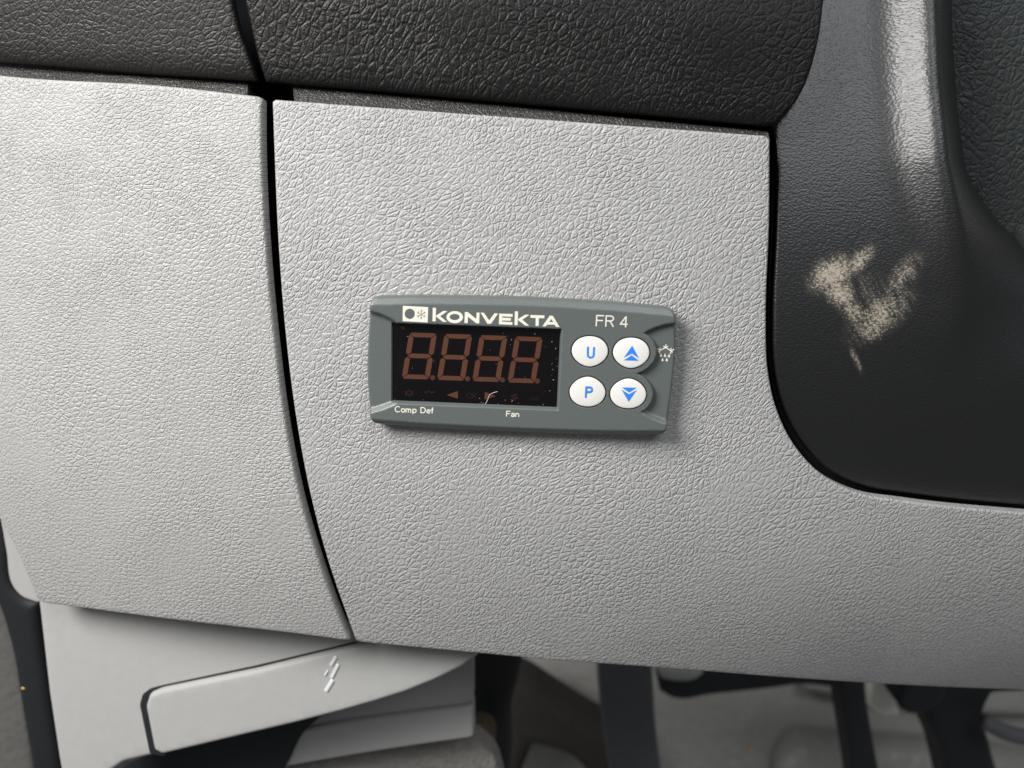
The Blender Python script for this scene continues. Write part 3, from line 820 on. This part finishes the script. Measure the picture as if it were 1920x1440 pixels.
panel2('door_seal', [(-60, 930), (0, 978), (14, 1010), (27, 1104), (45, 1122), (70, 1132), (76, 1200), (92, 1310), (114, 1450), (118, 1500), (62, 1500), (50, 1420), (34, 1330), (10, 1200), (-20, 1120), (-60, 1080)], lambda x, z: 41+0*x, RUBBER,
       'black rubber door seal at the lower left', 'door seal', 3.5, 12, 2.0)
panel2('door_card', [(-160, 1000), (0, 1090), (30, 1200), (50, 1330), (75, 1520), (-160, 1520)], lambda x, z: 75+.2*(x+150), mat_plain('door_lining', (.13, .125, .115), .8, .2, .3, .4, .2), 'blurred grey-brown door lining left of the black seal', 'door lining', 2, 6, 5.0)
c0 = at(43, 1291, 40.8)
verts, faces = [], []; speck(tuple(c0), .75)
tag(mesh_obj('yellow_speck', verts, faces, CRUMB, None, False), 'tiny yellow speck on the black door seal', 'speck')

# ------------------------------------------------------------------ footwell, far behind and out of focus
def toe_y(x, z): return 330+.55*(z+230)
def toe(x, z):
    lx, lz = x, z
    return toe_y(x, z)
structure(panel('footwell_floor', [(-100, 1150), (2100, 1150), (2100, 1600), (-100, 1600)], toe_y, MAT, None, 0, 4, 14.0, 0))
def mid(Y, sl=0.0): return lambda x, z: Y+sl*x*.01+0*z
panel2('footwell_ledge', [(1455, 1470), (1458, 1432), (1478, 1402), (1500, 1384), (1560, 1392), (1700, 1400), (1900, 1420), (1990, 1440), (1990, 1500)], lambda x, z: toe_y(x, z)-16, MAT, 'low raised ledge moulded in the grey footwell floor', 'ledge', 8, 18, 7.0)
panel2('footwell_box', [(1505, 1240), (1512, 1302), (1580, 1314), (1700, 1330), (1900, 1350), (1990, 1350), (1990, 1240)], lambda x, z: toe_y(x, z)-22, MAT, 'grey moulded step high in the footwell behind the slim pedal', 'step', 8, 18, 7.0)
panel2('carpet_sill', [(480, 1452), (620, 1425), (760, 1406), (892, 1388), (925, 1420), (945, 1480), (500, 1480)], lambda x, z: 70+.15*(z+90), CARPET, 'grey carpet edge below the stepped trim', 'carpet', 1.5, 8, 3.0)
panel2('lever_shadow_sheet', [(200, 1490), (235, 1428), (310, 1400), (470, 1345), (590, 1310), (600, 1345), (565, 1380), (540, 1430), (500, 1490)], lambda x, z: 44+0*x, RUBBER, 'black sheet standing for the shadow under the release lever', 'shadow_sheet', 1, 4, 5.0)  # added black sheet, takes the place of the lever's shadow on the steps
panel2('side_bracket', [(884, 1190), (985, 1200), (975, 1260), (958, 1330), (955, 1480), (925, 1480), (905, 1400), (886, 1370)], lambda x, z: 110+0*x, BLACKP, 'black upright bracket beside the stepped trim', 'bracket', 4, 25, 4.0)
panel2('foam_scrap', [(888, 1368), (900, 1362), (920, 1372), (928, 1395), (922, 1418), (905, 1415), (892, 1398)], lambda x, z: 92+0*x, FOAM, 'small brownish foam scrap at the foot of the black bracket', 'foam', 2.5, 8, 1.5)
panel2('wall_shade_sheet', [(940, 1270), (985, 1285), (1040, 1320), (1130, 1375), (1180, 1400), (1180, 1500), (1120, 1500), (1080, 1435), (1000, 1405), (970, 1480), (930, 1480)], lambda x, z: 240+0*x, WALL_SHADE, 'dark sheet standing for the wall shadow between the bracket and the wide pedal arm', 'carpet', 10, 20, 7.0)  # shadow of the footwell wall, built as a dark-coloured sheet
panel2('wide_pedal_arm', [(1120, 1220), (1222, 1228), (1226, 1290), (1230, 1360), (1248, 1500), (1152, 1500), (1136, 1400), (1126, 1330)], lambda x, z: 165+.5*np.abs(np.sin((x-30)*.28))**4*0-.002*(x-45)**2*0, PEDAL, 'wide worn dark pedal arm hanging below the grey panel', 'pedal arm', 3.0, 14, 2.5)
panel2('cross_brace', [(1228, 1225), (1238, 1300), (1262, 1313), (1340, 1306), (1440, 1296), (1510, 1288), (1580, 1296), (1590, 1240)], lambda x, z: 215+0*x, BLACKP, 'black cross brace behind the pedal arms', 'brace', 4, 14, 5.0)
panel2('pale_bracket', [(1232, 1256), (1240, 1272), (1262, 1277), (1310, 1271), (1320, 1262)], lambda x, z: 205+0*x, SMOOTH, 'small pale bracket tucked above the cross brace', 'bracket', 1.5, 5, 2.0)
panel2('slim_pedal_arm', [(1577, 1230), (1628, 1235), (1627, 1300), (1636, 1360), (1662, 1500), (1606, 1500), (1592, 1400), (1581, 1330)], lambda x, z: 150+0*x, BLACKP, 'slim black pedal arm curving down beside the cream clip', 'pedal arm', 4.0, 12, 2.5)
panel2('cream_clip', [(1622, 1250), (1700, 1255), (1690, 1290), (1683, 1312), (1690, 1336), (1684, 1343), (1660, 1343), (1630, 1327), (1626, 1300)], lambda x, z: 172+.25*np.abs(x-128), WHITEP, 'cream plastic clip right of the slim pedal arm', 'clip', 2.5, 14, 2.0)
panel2('black_plug', [(1686, 1318), (1694, 1300), (1702, 1270), (1790, 1270), (1760, 1328), (1735, 1342), (1705, 1343), (1692, 1332)], lambda x, z: 160+0*x, BLACKP, 'black plug pushed against the cream clip', 'plug', 4.0, 14, 3.0)
panel2('dark_lever', [(1742, 1240), (1990, 1240), (1990, 1300), (1865, 1305), (1850, 1340), (1862, 1400), (1890, 1500), (1790, 1500), (1770, 1420), (1745, 1360)], lambda x, z: 175+0*x, BLACKP, 'broad black lever bracket at the lower right', 'lever', 5.0, 18, 4.0)
cab = chaikin([(1845, 1352), (1880, 1372), (1930, 1385), (1990, 1392)], 2, False)
tag(tube('grey_cable', [tuple(at(x, y, 165)) for x, y in cab], 4.0, mat_plain('grey_cable_sheath', (.10, .10, .11), .5), None, 10), 'grey cable crossing behind the black lever bracket', 'cable')

c0 = at(1406, 1405, 286.4)
verts, faces = [], []; speck(tuple(c0), 2.2, 1.2)
tag(mesh_obj('yellow_fleck', verts, faces, CRUMB, None, False), 'small yellow fleck on the grey footwell floor between the pedal arms', 'fleck')
